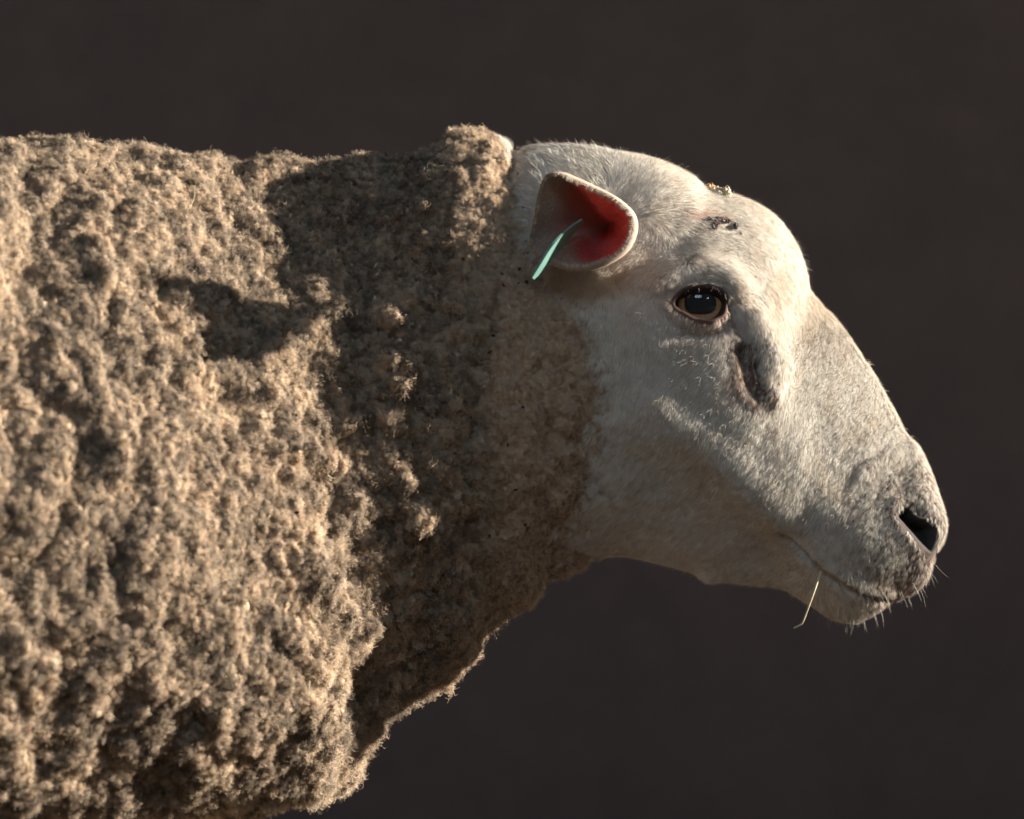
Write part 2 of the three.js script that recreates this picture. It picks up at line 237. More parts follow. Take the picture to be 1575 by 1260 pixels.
// ---------------------------------------------------------------- coat colours (linear), by place on the head
const mixc = (a, b, t) => [lerp(a[0], b[0], t), lerp(a[1], b[1], t), lerp(a[2], b[2], t)];
const near = (X, Y, x, y, rx, ry) => { const q = ((X - x) / rx) ** 2 + ((Y - y) / ry) ** 2; return Math.exp(-q); };
function skinColour(X, Y) {
  let c = [0.40, 0.285, 0.24];
  c = mixc(c, [0.30, 0.15, 0.13], 0.8 * near(X, Y, 1085, 495, 70, 42));
  c = mixc(c, [0.48, 0.25, 0.22], 0.8 * near(X, Y, 1130, 590, 22, 50));
  if (X > 1100 && X < 1230 && Y > 480 && Y < 660) c = mixc(c, [0.13, 0.065, 0.05], clamp(1.1 - polyDist(GLAND, X, Y) / 22));
  c = mixc(c, [0.17, 0.125, 0.105], sstep(1260, 1380, X) * 0.85);
  if (X > 1340 && Y > 740) c = mixc(c, [0.05, 0.042, 0.038], sstep(-16, 3, insideDist(NOSTRIL, X, Y)));
  if (X > 1000 && X < 1150 && Y > 410 && Y < 530) c = mixc(c, [0.045, 0.026, 0.022], sstep(-14, -4, insideDist(EYE, X, Y)));
  return c;
}
const bodyCol = new Float32Array(R * C * 3);
for (let i = 0; i < R * C; i++) {
  const X = faceXY[i * 2], Y = faceXY[i * 2 + 1], n = noise(pos[i * 3] * 90, pos[i * 3 + 1] * 90, pos[i * 3 + 2] * 90);
  const c = mixc(isWool[i] < 1 ? skinColour(X, Y) : [0, 0, 0], [0.62 + 0.05 * n, 0.475 + 0.045 * n, 0.335 + 0.04 * n], isWool[i]);
  bodyCol.set(c, i * 3);
}
bodyGeo.setAttribute('color', new THREE.BufferAttribute(bodyCol, 3));

// ---------------------------------------------------------------- the sheep
const sheep = new THREE.Group(); sheep.name = 'sheep'; scene.add(sheep);
tag(sheep, 'white-faced sheep with a dirty cream fleece and a green tag in its ear', 'sheep');
const bodyMat = new THREE.MeshPhysicalMaterial({ vertexColors: true, roughness: 0.8, specularIntensity: 0.3 });
// four legs, out of the picture below, joined to the trunk
function leg(x, z, front) {
  const P = front ? [[0, .50, .036], [.005, .44, .038], [.0, .36, .042], [.005, .30, .036], [0, .17, .024], [.004, .1, .026], [.02, .05, .03], [.03, .0, .034]] : [[0, .66, .09], [.03, .5, .08], [-.02, .38, .045], [-.05, .31, .036], [-.035, .17, .024], [-.03, .1, .026], [-.01, .05, .03], [0, 0, .034]];
  const n = 20, g = new THREE.CylinderGeometry(1, 1, 1, n, P.length - 1), q = g.attributes.position;
  for (let i = 0; i < q.count; i++) { const [dx, y, r] = P[clamp(Math.round((0.5 - q.getY(i)) * (P.length - 1)), 0, P.length - 1)], l = Math.hypot(q.getX(i), q.getZ(i)) || 1, k = Math.hypot(q.getX(i), q.getZ(i)) > 0.5 ? r / l : 0; q.setXYZ(i, x + dx + q.getX(i) * k, y, z + q.getZ(i) * k); }
  g.computeVertexNormals(); g.deleteAttribute('uv');
  const col = new Float32Array(q.count * 3); for (let i = 0; i < q.count; i++) col.set(q.getY(i) < 0.06 ? [0.08, 0.06, 0.05] : [0.55, 0.45, 0.36], i * 3);
  g.setAttribute('color', new THREE.BufferAttribute(col, 3)); return g;
}
const wholeBody = mergeGeometries([bodyGeo, leg(-0.32, 0.075, true), leg(-0.32, -0.02, true), leg(-0.98, 0.29, false), leg(-0.98, 0.09, false)]);
part('body', wholeBody, bodyMat, sheep);

// ---------------------------------------------------------------- render
// ---------------------------------------------------------------- eyes: iris bowl with a slot pupil behind a clear cornea
function makeEye(sideZ) {
  const eye = new THREE.Group(); eye.name = 'eye'; sheep.add(eye);
  const zc = 0.0585, mid = -0.002, c = at(1075, 468, 0.065); eye.position.set(c.x, c.y, mid + sideZ * zc); eye.rotation.y = sideZ > 0 ? 0.10 : Math.PI - 0.10; eye.rotation.x = 0.03;
  const r = 0.0182, ri = 0.0136;
  // the white of the eye: a ball with the front cut away
  const ball = new THREE.SphereGeometry(r, 64, 40, 0, Math.PI * 2, Math.asin(ri / r), Math.PI - Math.asin(ri / r)); ball.rotateX(Math.PI / 2);
  part('eyeball', ball, new THREE.MeshPhysicalMaterial({ color: new THREE.Color().setRGB(0.20, 0.12, 0.085), roughness: 0.35, clearcoat: 0.8, clearcoatRoughness: 0.08 }), eye);
  // iris: a shallow bowl, vertex-coloured
  const n = 96, m = 30, P = [], col = [], idx = [], zr = Math.sqrt(r * r - ri * ri);
  for (let j = 0; j <= m; j++) for (let i = 0; i < n; i++) {
    const f = j / m, a = 2 * Math.PI * i / n, x = ri * f * Math.cos(a), y = ri * f * Math.sin(a);
    P.push(x, y, zr - 0.0042 * (1 - f * f));
    const streak = noise(Math.cos(a) * 14, Math.sin(a) * 14, f * 2.2) * 0.5 + noise(Math.cos(a) * 40, Math.sin(a) * 40, f * 3) * 0.35, limb = sstep(0.82, 1, f);
    col.push(...mixc([0.38 * (1 + .35 * streak), 0.19 * (1 + .35 * streak), 0.07 * (1 + .3 * streak)], [0.09, 0.05, 0.03], limb * 0.7));
  }
  for (let j = 0; j < m; j++) for (let i = 0; i < n; i++) { const a = j * n + i, b = j * n + (i + 1) % n; idx.push(a, a + n, b, b, a + n, b + n); }
  const ig = new THREE.BufferGeometry(); ig.setAttribute('position', new THREE.Float32BufferAttribute(P, 3)); ig.setAttribute('color', new THREE.Float32BufferAttribute(col, 3)); ig.setIndex(idx); ig.computeVertexNormals();
  part('iris', ig, new THREE.MeshPhysicalMaterial({ vertexColors: true, roughness: 0.6 }), eye);
  const shape = new THREE.Shape();
  for (let i = 0; i <= 60; i++) { const a = 2 * Math.PI * i / 60, x = Math.sign(Math.cos(a)) * Math.abs(Math.cos(a)) ** 0.62 * 0.0096, y = Math.sign(Math.sin(a)) * Math.abs(Math.sin(a)) ** 0.7 * 0.0056; i ? shape.lineTo(x, y) : shape.moveTo(x, y); }
  const pg = new THREE.ShapeGeometry(shape, 8); pg.translate(-0.0002, 0.0008, zr - 0.0014);
  part('pupil', pg, new THREE.MeshPhysicalMaterial({ color: new THREE.Color().setRGB(0.006, 0.007, 0.012), roughness: 0.9 }), eye);
  const dome = new THREE.SphereGeometry(r * 0.985, 72, 40, 0, Math.PI * 2, 0, Math.asin(ri / r) * 1.04); dome.rotateX(Math.PI / 2); dome.scale(1, 1, 1.02);
  part('cornea', dome, new THREE.MeshPhysicalMaterial({ color: 0xffffff, transmission: 1, thickness: 0, roughness: 0.0, ior: 1.42 }), eye);
  return eye;
}
makeEye(1); makeEye(-1);

// ---------------------------------------------------------------- ears: a cup of skin with a rim, open towards the side
const RIM = [[971, 350, 0.116], [966, 328, 0.118], [943, 307, 0.12], [914, 292, 0.122], [885, 278, 0.125], [860, 268, 0.128], [841, 271, 0.128], [830, 294, 0.124], [823, 331, 0.119], [816, 369, 0.114], [821, 388, 0.111], [845, 402, 0.11], [873, 410, 0.112], [902, 410, 0.114], [934, 399, 0.116], [959, 380, 0.116]];
function makeEar(sideZ) {
  const ear = new THREE.Group(); ear.name = 'ear'; sheep.add(ear);
  const rim = new THREE.CatmullRomCurve3(RIM.map(([x, y, z]) => at(x, y, z)), true, 'centripetal'), N = 150, M = 44;
  const deep = at(936, 350, 0.070), mid = at(895, 340, 0.118), P = [], col = [], idx = [], axis = deep.clone().sub(mid).normalize(), v = new THREE.Vector3(), o = new THREE.Vector3();
  for (let j = 0; j <= 2 * M; j++) for (let i = 0; i < N; i++) {
    const outer = j < M, f = Math.abs(j - M) / M, q = rim.getPointAt(i / N);
    o.copy(q).sub(mid); o.addScaledVector(axis, -o.dot(axis)); const l = o.length(); o.normalize();
    // bowl profile: stays wide, then closes
    const k = Math.pow(f, 1.15), ang = 2 * Math.PI * i / N, tipward = sstep(0.035, 0.005, q.x);
    v.copy(q).lerp(deep, k); if (outer) v.addScaledVector(axis, 0.005 * k); v.addScaledVector(o, (0.30 - 0.24 * tipward) * l * Math.sin(Math.PI * Math.min(1, f * 1.0)) * (1 - 0.3 * f));
    // inner ridges of the cup
    if (!outer) v.addScaledVector(o, -0.0012 * Math.sin(ang * 5 + 1.2) * Math.sin(Math.PI * f) * (0.4 + 0.6 * tipward));
    if (!outer) { const fold = Math.exp(-(((i / N - 0.665) / 0.06) ** 2)); v.addScaledVector(o, -0.010 * fold * Math.sin(Math.PI * clamp(f * 1.25)) ); v.addScaledVector(axis, -0.004 * fold * Math.sin(Math.PI * clamp(f * 1.4))); }
    const t = 0.0017 * Math.sqrt(clamp(f / 0.09)) * (1 - 0.3 * f); if (outer) { v.addScaledVector(o, t); v.addScaledVector(axis, -0.0006 * (1 - f)); }
    v.z *= sideZ; P.push(v.x, v.y, v.z);
    const blood = outer ? 0 : sstep(0.26, 0.55, f) * (1 - 0.75 * tipward), c0 = outer ? [0.62, 0.47, 0.38] : [0.42, 0.33, 0.27];
    col.push(...mixc(c0, [0.48, 0.045, 0.05], blood * (0.9 + 0.1 * noise(v.x * 300, v.y * 300, v.z * 300))));
  }
  for (let j = 0; j < 2 * M; j++) for (let i = 0; i < N; i++) { const a = j * N + i, b = j * N + (i + 1) % N; sideZ > 0 ? idx.push(a, a + N, b, b, a + N, b + N) : idx.push(a, b, a + N, b, b + N, a + N); }
  const g = new THREE.BufferGeometry(); g.setAttribute('position', new THREE.Float32BufferAttribute(P, 3)); g.setAttribute('color', new THREE.Float32BufferAttribute(col, 3)); g.setIndex(idx); g.computeVertexNormals();
  part('pinna', g, new THREE.MeshPhysicalMaterial({ vertexColors: true, roughness: 0.85, transmission: 0.45, thickness: 0, specularIntensity: 0.2 }), ear);
  return { ear, g, N, M };
}
const nearEar = makeEar(1); makeEar(-1);

// ---------------------------------------------------------------- strands: tufts of fine tapered tubes, placed over the coat
function strand(P, r0, r1, out, across, nor) {          // a fine flat fibre through P: across = its width direction, nor(i) = its normal
  const n = P.length, base = out.p.length / 3, t = new THREE.Vector3(), a = new THREE.Vector3();
  for (let i = 0; i < n; i++) {
    t.copy(P[Math.min(i + 1, n - 1)]).sub(P[Math.max(i - 1, 0)]).normalize(); a.copy(across(i)); a.addScaledVector(t, -a.dot(t)).normalize();
    const r = lerp(r0, r1, (i / (n - 1)) ** 1.5), m = nor(i);
    out.p.push(P[i].x - a.x * r, P[i].y - a.y * r, P[i].z - a.z * r, P[i].x + a.x * r, P[i].y + a.y * r, P[i].z + a.z * r); out.n.push(m.x, m.y, m.z, m.x, m.y, m.z);
  }
  for (let i = 0; i + 1 < n; i++) { const q = base + i * 2; out.i.push(q, q + 1, q + 2, q + 1, q + 3, q + 2); }
}
const toGeo = (o) => { const g = new THREE.BufferGeometry(); g.setAttribute('position', new THREE.Float32BufferAttribute(o.p, 3)); g.setAttribute('normal', new THREE.Float32BufferAttribute(o.n, 3)); g.setIndex(o.i); return g; };
function hairTuft(seed, count = 9) {                              // lies along +x, y is the skin's normal; millimetres
  const r = rng(seed), o = { p: [], n: [], i: [] };
  for (let h = 0; h < count; h++) {
    const a = r() * 6.28, q = Math.sqrt(r()) * 0.8, len = 4.2 + 3.0 * r(), yaw = (r() - 0.5) * 0.5, lift = 0.45 + 0.5 * r(), P = [];
    let x = Math.cos(a) * q, y = -0.3, z = Math.sin(a) * q; const N = 5;
    for (let i = 0; i < N; i++) { P.push(new THREE.Vector3(x, y, z)); const e = lerp(lift, 0.02, i / (N - 2)), w = yaw + (r() - 0.5) * 0.25, st = len / (N - 1); x += st * Math.cos(e) * Math.cos(w); z += st * Math.cos(e) * Math.sin(w); y += st * Math.sin(e); }
    const m = new THREE.Vector3((r() - .5) * 0.5, 1, (r() - .5) * 0.7).normalize(), az = new THREE.Vector3((r() - .5) * 0.4, (r() - .5) * 0.5, 1); strand(P, 0.10, 0.025, o, () => az, () => m);
  }
  return toGeo(o);
}
function woolTuft(seed, count, radius, rise, curl, loose = 1) {   // a curly lock standing along y; millimetres
  const r = rng(seed), o = { p: [], n: [], i: [] }, lean = r() * 6.28, lx = Math.cos(lean) * 0.6, lz = Math.sin(lean) * 0.6;
  for (let h = 0; h < count; h++) {
    const a = r() * 6.28, q = Math.sqrt(r()) * radius, ph = r() * 6.28, turns = 1.1 + 1.5 * r(), hgt = rise * (0.6 + 0.7 * r()), rad = curl * (0.5 + r()), conv = 0.2 + 0.5 * r(), N = 13, P = [], dx = (r() - 0.5) * 0.8, dz = (r() - 0.5) * 0.8, dir = r() < 0.5 ? 1 : -1;
    for (let i = 0; i < N; i++) {
      const f = i / (N - 1), w = ph + dir * turns * 6.28 * f, g = 1 - conv * f, c = rad * (0.25 + 0.9 * f);
      P.push(new THREE.Vector3(Math.cos(a) * q * g + (lx + dx) * hgt * f * f + c * Math.cos(w), -1.0 + (hgt + 1.0) * (f - 0.28 * f * f) + c * 0.5 * Math.sin(w * 1.3 + h), Math.sin(a) * q * g + (lz + dz) * hgt * f * f + c * Math.sin(w)));
    }
    const m = new THREE.Vector3((r() - .5) * (0.4 + loose), 1, (r() - .5) * (0.4 + loose)).normalize(), jx = (r() - .5) * 1.9 * loose, jz = (r() - .5) * 1.9 * loose, av = new THREE.Vector3(); strand(P, 0.075, 0.05, o, (i) => { const p1 = P[Math.min(i + 1, N - 1)], p0 = P[Math.max(i - 1, 0)]; return av.set(-(p1.z - p0.z), 0, p1.x - p0.x).normalize().add(new THREE.Vector3(jx, 0, jz)); }, () => m);
  }
  return toGeo(o);
}
// places on the body, drawn by area times a density
function sampler(weight) {
  const acc = [], cell = []; let sum = 0;
  for (let r = 0; r < R - 1; r++) for (let k = 0; k < C; k++) {
    const a = r * C + k, b = r * C + (k + 1) % C, c = a + C, w0 = weight(a); if (w0 <= 0) continue;
    const x1 = pos[b * 3] - pos[a * 3], y1 = pos[b * 3 + 1] - pos[a * 3 + 1], z1 = pos[b * 3 + 2] - pos[a * 3 + 2], x2 = pos[c * 3] - pos[a * 3], y2 = pos[c * 3 + 1] - pos[a * 3 + 1], z2 = pos[c * 3 + 2] - pos[a * 3 + 2];
    const area = Math.hypot(y1 * z2 - z1 * y2, z1 * x2 - x1 * z2, x1 * y2 - y1 * x2); if (!(area > 0)) continue;
    sum += area * w0; acc.push(sum); cell.push(a);
  }
  const nor = bodyGeo.attributes.normal.array;
  return { sum, draw(r, out) {
    const t = r() * sum; let lo = 0, hi = acc.length - 1; while (lo < hi) { const m = (lo + hi) >> 1; acc[m] < t ? lo = m + 1 : hi = m; }
    const a = cell[lo], k = a % C, b = a - k + (k + 1) % C, c = a + C, d = b + C, f = r(), g = r();
    const mix = (A, n, j) => lerp(lerp(A[a * n + j], A[b * n + j], f), lerp(A[c * n + j], A[d * n + j], f), g);
    out.p.set(mix(pos, 3, 0), mix(pos, 3, 1), mix(pos, 3, 2)); out.n.set(mix(nor, 3, 0), mix(nor, 3, 1), mix(nor, 3, 2)).normalize(); out.X = mix(faceXY, 2, 0); out.Y = mix(faceXY, 2, 1); out.w = mix(isWool, 1, 0);
    return out;
  } };
}
const shows = (i) => { const nor = bodyGeo.attributes.normal.array, X = faceXY[i * 2], z = nor[i * 3 + 2]; return (z > -0.25 ? 1 : 0.12) * (X < -30 ? (X < -1000 ? 0.012 : X < -300 ? 0.06 : 0.2) : 1); };
const M4 = new THREE.Matrix4(), ex = new THREE.Vector3(), ey = new THREE.Vector3(), ez = new THREE.Vector3(), tmpC = new THREE.Color();
function placeAll(name, protos, mat, rows, parent) {   // rows: [matrix array16, colour]
  const out = [];
  protos.forEach((g, v) => {
    const mine = rows.filter((_, i) => i % protos.length === v), m = new THREE.InstancedMesh(g, mat, mine.length);
    m.name = v ? `${name}_${String(v).padStart(3, '0')}` : name; m.castShadow = m.receiveShadow = true; m.userData.kind = 'stuff';
    mine.forEach(([e, c], i) => { M4.fromArray(e); m.setMatrixAt(i, M4); m.setColorAt(i, tmpC.setRGB(c[0], c[1], c[2])); });
    parent.add(m); out.push(m);
  });
  return out;
}
function basis(p, n, dir, scale, sy = scale) {
  ey.copy(n); ex.copy(dir).addScaledVector(n, -dir.dot(n)); if (ex.lengthSq() < 1e-8) ex.set(1, 0.3, 0.2).addScaledVector(n, -n.x); ex.normalize(); ez.crossVectors(ex, ey);
  return [ex.x * scale, ex.y * scale, ex.z * scale, 0, ey.x * sy, ey.y * sy, ey.z * sy, 0, ez.x * scale, ez.y * scale, ez.z * scale, 0, p.x, p.y, p.z, 1];
}
// hair direction on the face: [X, Y, dx, dy] in photo pixels
const FLOW = [[1150, 360, .75, .66], [1190, 420, .6, .8], [1080, 330, .7, .5], [1090, 420, .9, .35], [1040, 430, -.5, .7], [1240, 540, -.75, .6], [1300, 600, -.8, .6], [1300, 680, -.75, .66], [1360, 700, -.5, .8], [1210, 680, -.65, .76], [1120, 640, -.6, .8], [1060, 560, -.85, .5], [1000, 520, -.3, .95], [950, 470, -.2, .98], [980, 620, -.5, .85], [1000, 750, -.8, .6], [930, 780, -.8, .5], [1150, 800, -.8, .6], [1080, 840, -.85, .5], [1340, 800, -.6, .7], [1400, 880, -.3, .9], [1290, 920, .1, 1], [1200, 880, -.7, .6], [900, 260, -.5, -.6], [980, 270, .3, -.7], [1040, 290, .8, -.2], [1180, 560, -.2, 1], [1160, 470, .3, .95], [1230, 450, .5, .85], [980, 400, -.6, .7]];
function flow(X, Y, v) { let x = 0, y = 0; for (const f of FLOW) { const w = 1 / ((X - f[0]) ** 2 + (Y - f[1]) ** 2 + 150) ** 1.5; x += w * f[2]; y += w * f[3]; } return v.set(x, -y, 0).normalize(); }
const EYEBOX = (X, Y) => X > 1000 && X < 1150 && Y > 410 && Y < 530 ? insideDist(EYE, X, Y) : -99;
const NOSEBOX = (X, Y) => X > 1340 && Y > 740 ? insideDist(NOSTRIL, X, Y) : -99;
{
  const r = rng(5), s = { p: new THREE.Vector3(), n: new THREE.Vector3() }, dir = new THREE.Vector3(), rows = [];
  const smp = sampler((i) => isWool[i] > 0.97 ? 0 : shows(i) * (1 - isWool[i]));
  for (let i = 0; i < 140000; i++) {
    smp.draw(r, s); const { X, Y } = s, e = EYEBOX(X, Y), no = NOSEBOX(X, Y);
    if (e > -8 || no > -3 || (e > -26 && Y > 478 && r() < 0.45) || (X > 1395 && Y > 842 && r() < 0.8) || (no > -14 && r() < 0.6)) continue;
    const gl = X > 1100 && X < 1230 && Y > 480 && Y < 660 ? polyDist(GLAND, X, Y) : 99, mo = X > 1180 && Y > 780 ? polyDist(MOUTH, X, Y) : 99;
    const muzzle = sstep(1270, 1370, X) * sstep(640, 760, Y), n1 = noise(s.p.x * 160, s.p.y * 160, s.p.z * 160);
    if (r() < 0.35 * muzzle) continue; let len = lerp(1.0, 0.6, muzzle); if (e > -22) len *= 0.6; if (gl < 26) len *= 0.6; if (mo < 8 && r() < 0.5) continue; if (Y < 330 && X < 1080) len *= 1.15;
    flow(X, Y, dir); dir.x += (r() - .5) * 0.35 + 0.25 * noise(s.p.x * 60, s.p.y * 60, 9); dir.y += (r() - .5) * 0.35;
    let c = mixc([0.84, 0.79, 0.71], [0.46, 0.37, 0.30], clamp(r() * r() * 0.8 + 0.2 * n1 + 0.35 * noise(s.p.x * 330, s.p.y * 330, s.p.z * 330)));
    c = mixc(c, [0.50, 0.20, 0.14], (r() < 0.6 ? 0.75 : 0.1) * near(X, Y, 1070, 331, 22, 6)); c = mixc(c, [0.62, 0.47, 0.40], 0.35 * near(X, Y, 985, 400, 60, 60) + 0.55 * near(X, Y, 1080, 500, 60, 30) + 0.4 * near(X, Y, 1015, 455, 26, 26) + 0.5 * near(X, Y, 1132, 585, 14, 40));
    c = mixc(c, [0.60, 0.45, 0.31], 0.4 * clamp(0.05 + 1.2 * fbm(s.p.x * 34 + 5, s.p.y * 34, s.p.z * 34, 3)) + 0.45 * near(X, Y, 1255, 480, 30, 40) + 0.35 * near(X, Y, 1195, 440, 24, 40));
    if (r() < muzzle * (0.28 + 0.25 * n1)) c = mixc([0.20, 0.15, 0.12], [0.45, 0.35, 0.28], r());
    if (r() < 0.75 * sstep(34, 10, gl) || r() < 0.5 * sstep(1300, 1380, X) * sstep(860, 905, Y)) c = mixc([0.11, 0.065, 0.05], [0.42, 0.29, 0.23], r());
    if (r() < 0.5 * near(X, Y, 1255, 520, 34, 40)) c = mixc(c, [0.3, 0.23, 0.17], 0.7);
    if (near(X, Y, 1108, 347, 26, 10) > 0.4) len *= 0.45; { const t = 0.5 * noise(s.p.x * 420, s.p.y * 420, s.p.z * 420) + (r() - .5) * 0.3; s.n.addScaledVector(dir, -0.35 * t).normalize(); } rows.push([basis(s.p, s.n, dir, 0.001 * len * (0.8 + 0.4 * r())), c]);
  }
  const up = rows.filter((_, i) => i % 45 === 0).map(([e, c]) => { const q = e.slice(); for (let k = 0; k < 3; k++) { const f = e[k], n = e[4 + k]; q[k] = f * 0.75 + n * 0.66; q[4 + k] = n * 0.75 - f * 0.66; } return [q, c]; });
  { // short hair on the ears: outside, rim and the pale inner flap
    const q = nearEar.g.attributes.position, nn = nearEar.g.attributes.normal, { N, M } = nearEar, p = new THREE.Vector3(), n = new THREE.Vector3(), d = new THREE.Vector3();
    for (let i = 0; i < 15000; i++) {
      const j = Math.floor(r() * (M * 1.5)), k = Math.floor(r() * N), a = j * N + k, b = (j + 1) * N + k, f = Math.abs(j - M) / M, g = r();
      if (j > M && r() < (f > 0.3 ? 0.97 : 0.6)) continue;
      p.fromBufferAttribute(q, a).lerp(d.fromBufferAttribute(q, b), g); n.fromBufferAttribute(nn, a); d.fromBufferAttribute(q, b).sub(p.clone().fromBufferAttribute(q, a)); if (j > M) d.negate();
      d.normalize(); d.x -= 0.2; d.addScaledVector(n, 0.15); p.fromBufferAttribute(q, a); p.lerp(ex.fromBufferAttribute(q, b), g);
      const c = mixc([0.74, 0.66, 0.56], [0.60, 0.48, 0.38], r()); rows.push([basis(p, n, d, 0.001 * (0.30 + 0.22 * r())), c]);
    }
  }
  placeAll('stray_hair', [1, 2].map((k) => hairTuft(140 + k, 3)), new THREE.MeshPhysicalMaterial({ color: 0xffffff, roughness: 1, specularIntensity: 0.15, transmission: 0.3, thickness: 0 }), up, sheep);
  placeAll('face_hair', [1, 2, 3, 4].map((k) => hairTuft(40 + k)), new THREE.MeshPhysicalMaterial({ color: 0xffffff, roughness: 1, specularIntensity: 0.15, transmission: 0.25, thickness: 0 }), rows, sheep);
}
{
  const r = rng(6), s = { p: new THREE.Vector3(), n: new THREE.Vector3() }, dir = new THREE.Vector3(), rows = [], fuzz = [], nn = new THREE.Vector3();
  const smp = sampler((i) => isWool[i] < 0.06 ? 0 : shows(i) * (0.25 + 0.75 * isWool[i]) * lerp(1, 1.9, sstep(640, 800, faceXY[i * 2])));
  for (let i = 0; i < 150000; i++) {
    smp.draw(r, s); const { X, Y } = s, n1 = fbm(s.p.x * 26, s.p.y * 26, s.p.z * 26, 3), n2 = noise(s.p.x * 120, s.p.y * 120, s.p.z * 120), smooth = sstep(660, 800, X);
    dir.set(r() - .5, r() - .5, r() - .5); nn.copy(s.n); { const q = 110; nn.x += 0.75 * noise(s.p.x * q, s.p.y * q, s.p.z * q) + (r() - .5) * 0.5; nn.y += 0.75 * noise(s.p.x * q + 31, s.p.y * q, s.p.z * q) + (r() - .5) * 0.5 - 0.1; nn.z += (r() - .5) * 0.5; nn.normalize(); }
    let c = mixc([0.83, 0.665, 0.495], [0.62, 0.475, 0.345], r());
    c = mixc(c, [0.29, 0.23, 0.178], clamp(0.58 + 1.0 * n1 + 0.7 * n2) * (1 - smooth) * (r() < 0.75 ? 1 : 0.2));
    c = mixc(c, [0.70, 0.52, 0.35], 0.5 * parting(s.p.x * WS, s.p.y * WS, s.p.z * WS) * (1 - smooth));
    const k = 0.001 * lerp(0.8 + 0.5 * r(), 0.6 + 0.35 * r(), smooth);
    if (s.n.y < -0.15 && s.n.z < 0.7 && X > 470 && X < 900) { const q = 1 + 0.9 * r(); nn.copy(s.n); nn.x += 0.5 + (r() - .5) * 0.6; nn.y += (r() - .5) * 0.6; nn.normalize(); rows.push([basis(s.p, nn, dir, k * q), c]); continue; }
    (smooth > 0.2 + 0.6 * r() ? fuzz : rows).push([basis(s.p, nn, dir, k), c]);
  }
  const mat = new THREE.MeshPhysicalMaterial({ color: 0xffffff, roughness: 1, specularIntensity: 0.05, transmission: 0.38, thickness: 0 });
  placeAll('stray_wool', [1, 2].map((k) => woolTuft(170 + k, 4, 1.5, 5.0, 1.2, 1.2)), mat, [...rows.filter((_, i) => i % 5 === 0), ...fuzz.filter((_, i) => i % 9 === 0)].map(([e, c]) => [e.slice(), c]), sheep);
  placeAll('fleece', [1, 2, 3, 4, 5].map((k) => woolTuft(70 + k, 22, 1.7, 3.0, 0.75, 1.1)), mat, rows, sheep);
  placeAll('neck_wool', [1, 2, 3].map((k) => woolTuft(90 + k, 22, 1.7, 2.9, 0.75, 0.55)), mat, fuzz, sheep);
}
// ---------------------------------------------------------------- small things on the head
const nearSurf = (X, Y) => {                           // point and normal of the near flank at a photo pixel
  let best = -1, m = 1e9; const nor = wholeBody.attributes.normal.array;
  for (let r = 0; r < R; r += 1) { if (U[r] > 25) break; for (let k = 0; k < 430; k++) { const i = r * C + k, dx = faceXY[i * 2] - X, dy = faceXY[i * 2 + 1] - Y, q = dx * dx + dy * dy; if (q < m) { m = q; best = i; } } }
  return { p: new THREE.Vector3().fromArray(pos, best * 3), n: new THREE.Vector3().fromArray(nor, best * 3) };
};
function fibre(P, r0, r1, sides = 5) {                 // a round tapered stalk through P
  const c = new THREE.CatmullRomCurve3(P), n = 14, g = new THREE.TubeGeometry(c, n, 1, sides), q = g.attributes.position;
  for (let i = 0; i <= n; i++) { const o = c.getPointAt(i / n), r = lerp(r0, r1, i / n); for (let k = 0; k <= sides; k++) { const j = i * (sides + 1) + k; q.setXYZ(j, o.x + (q.getX(j) - o.x) * r, o.y + (q.getY(j) - o.y) * r, o.z + (q.getZ(j) - o.z) * r); } }
  g.deleteAttribute('uv'); return g;
}
const hairWhite = new THREE.MeshPhysicalMaterial({ color: new THREE.Color().setRGB(0.72, 0.66, 0.56), roughness: 0.6, specularIntensity: 0.3 });
const hairDark = new THREE.MeshPhysicalMaterial({ color: new THREE.Color().setRGB(0.10, 0.07, 0.06), roughness: 0.7 });
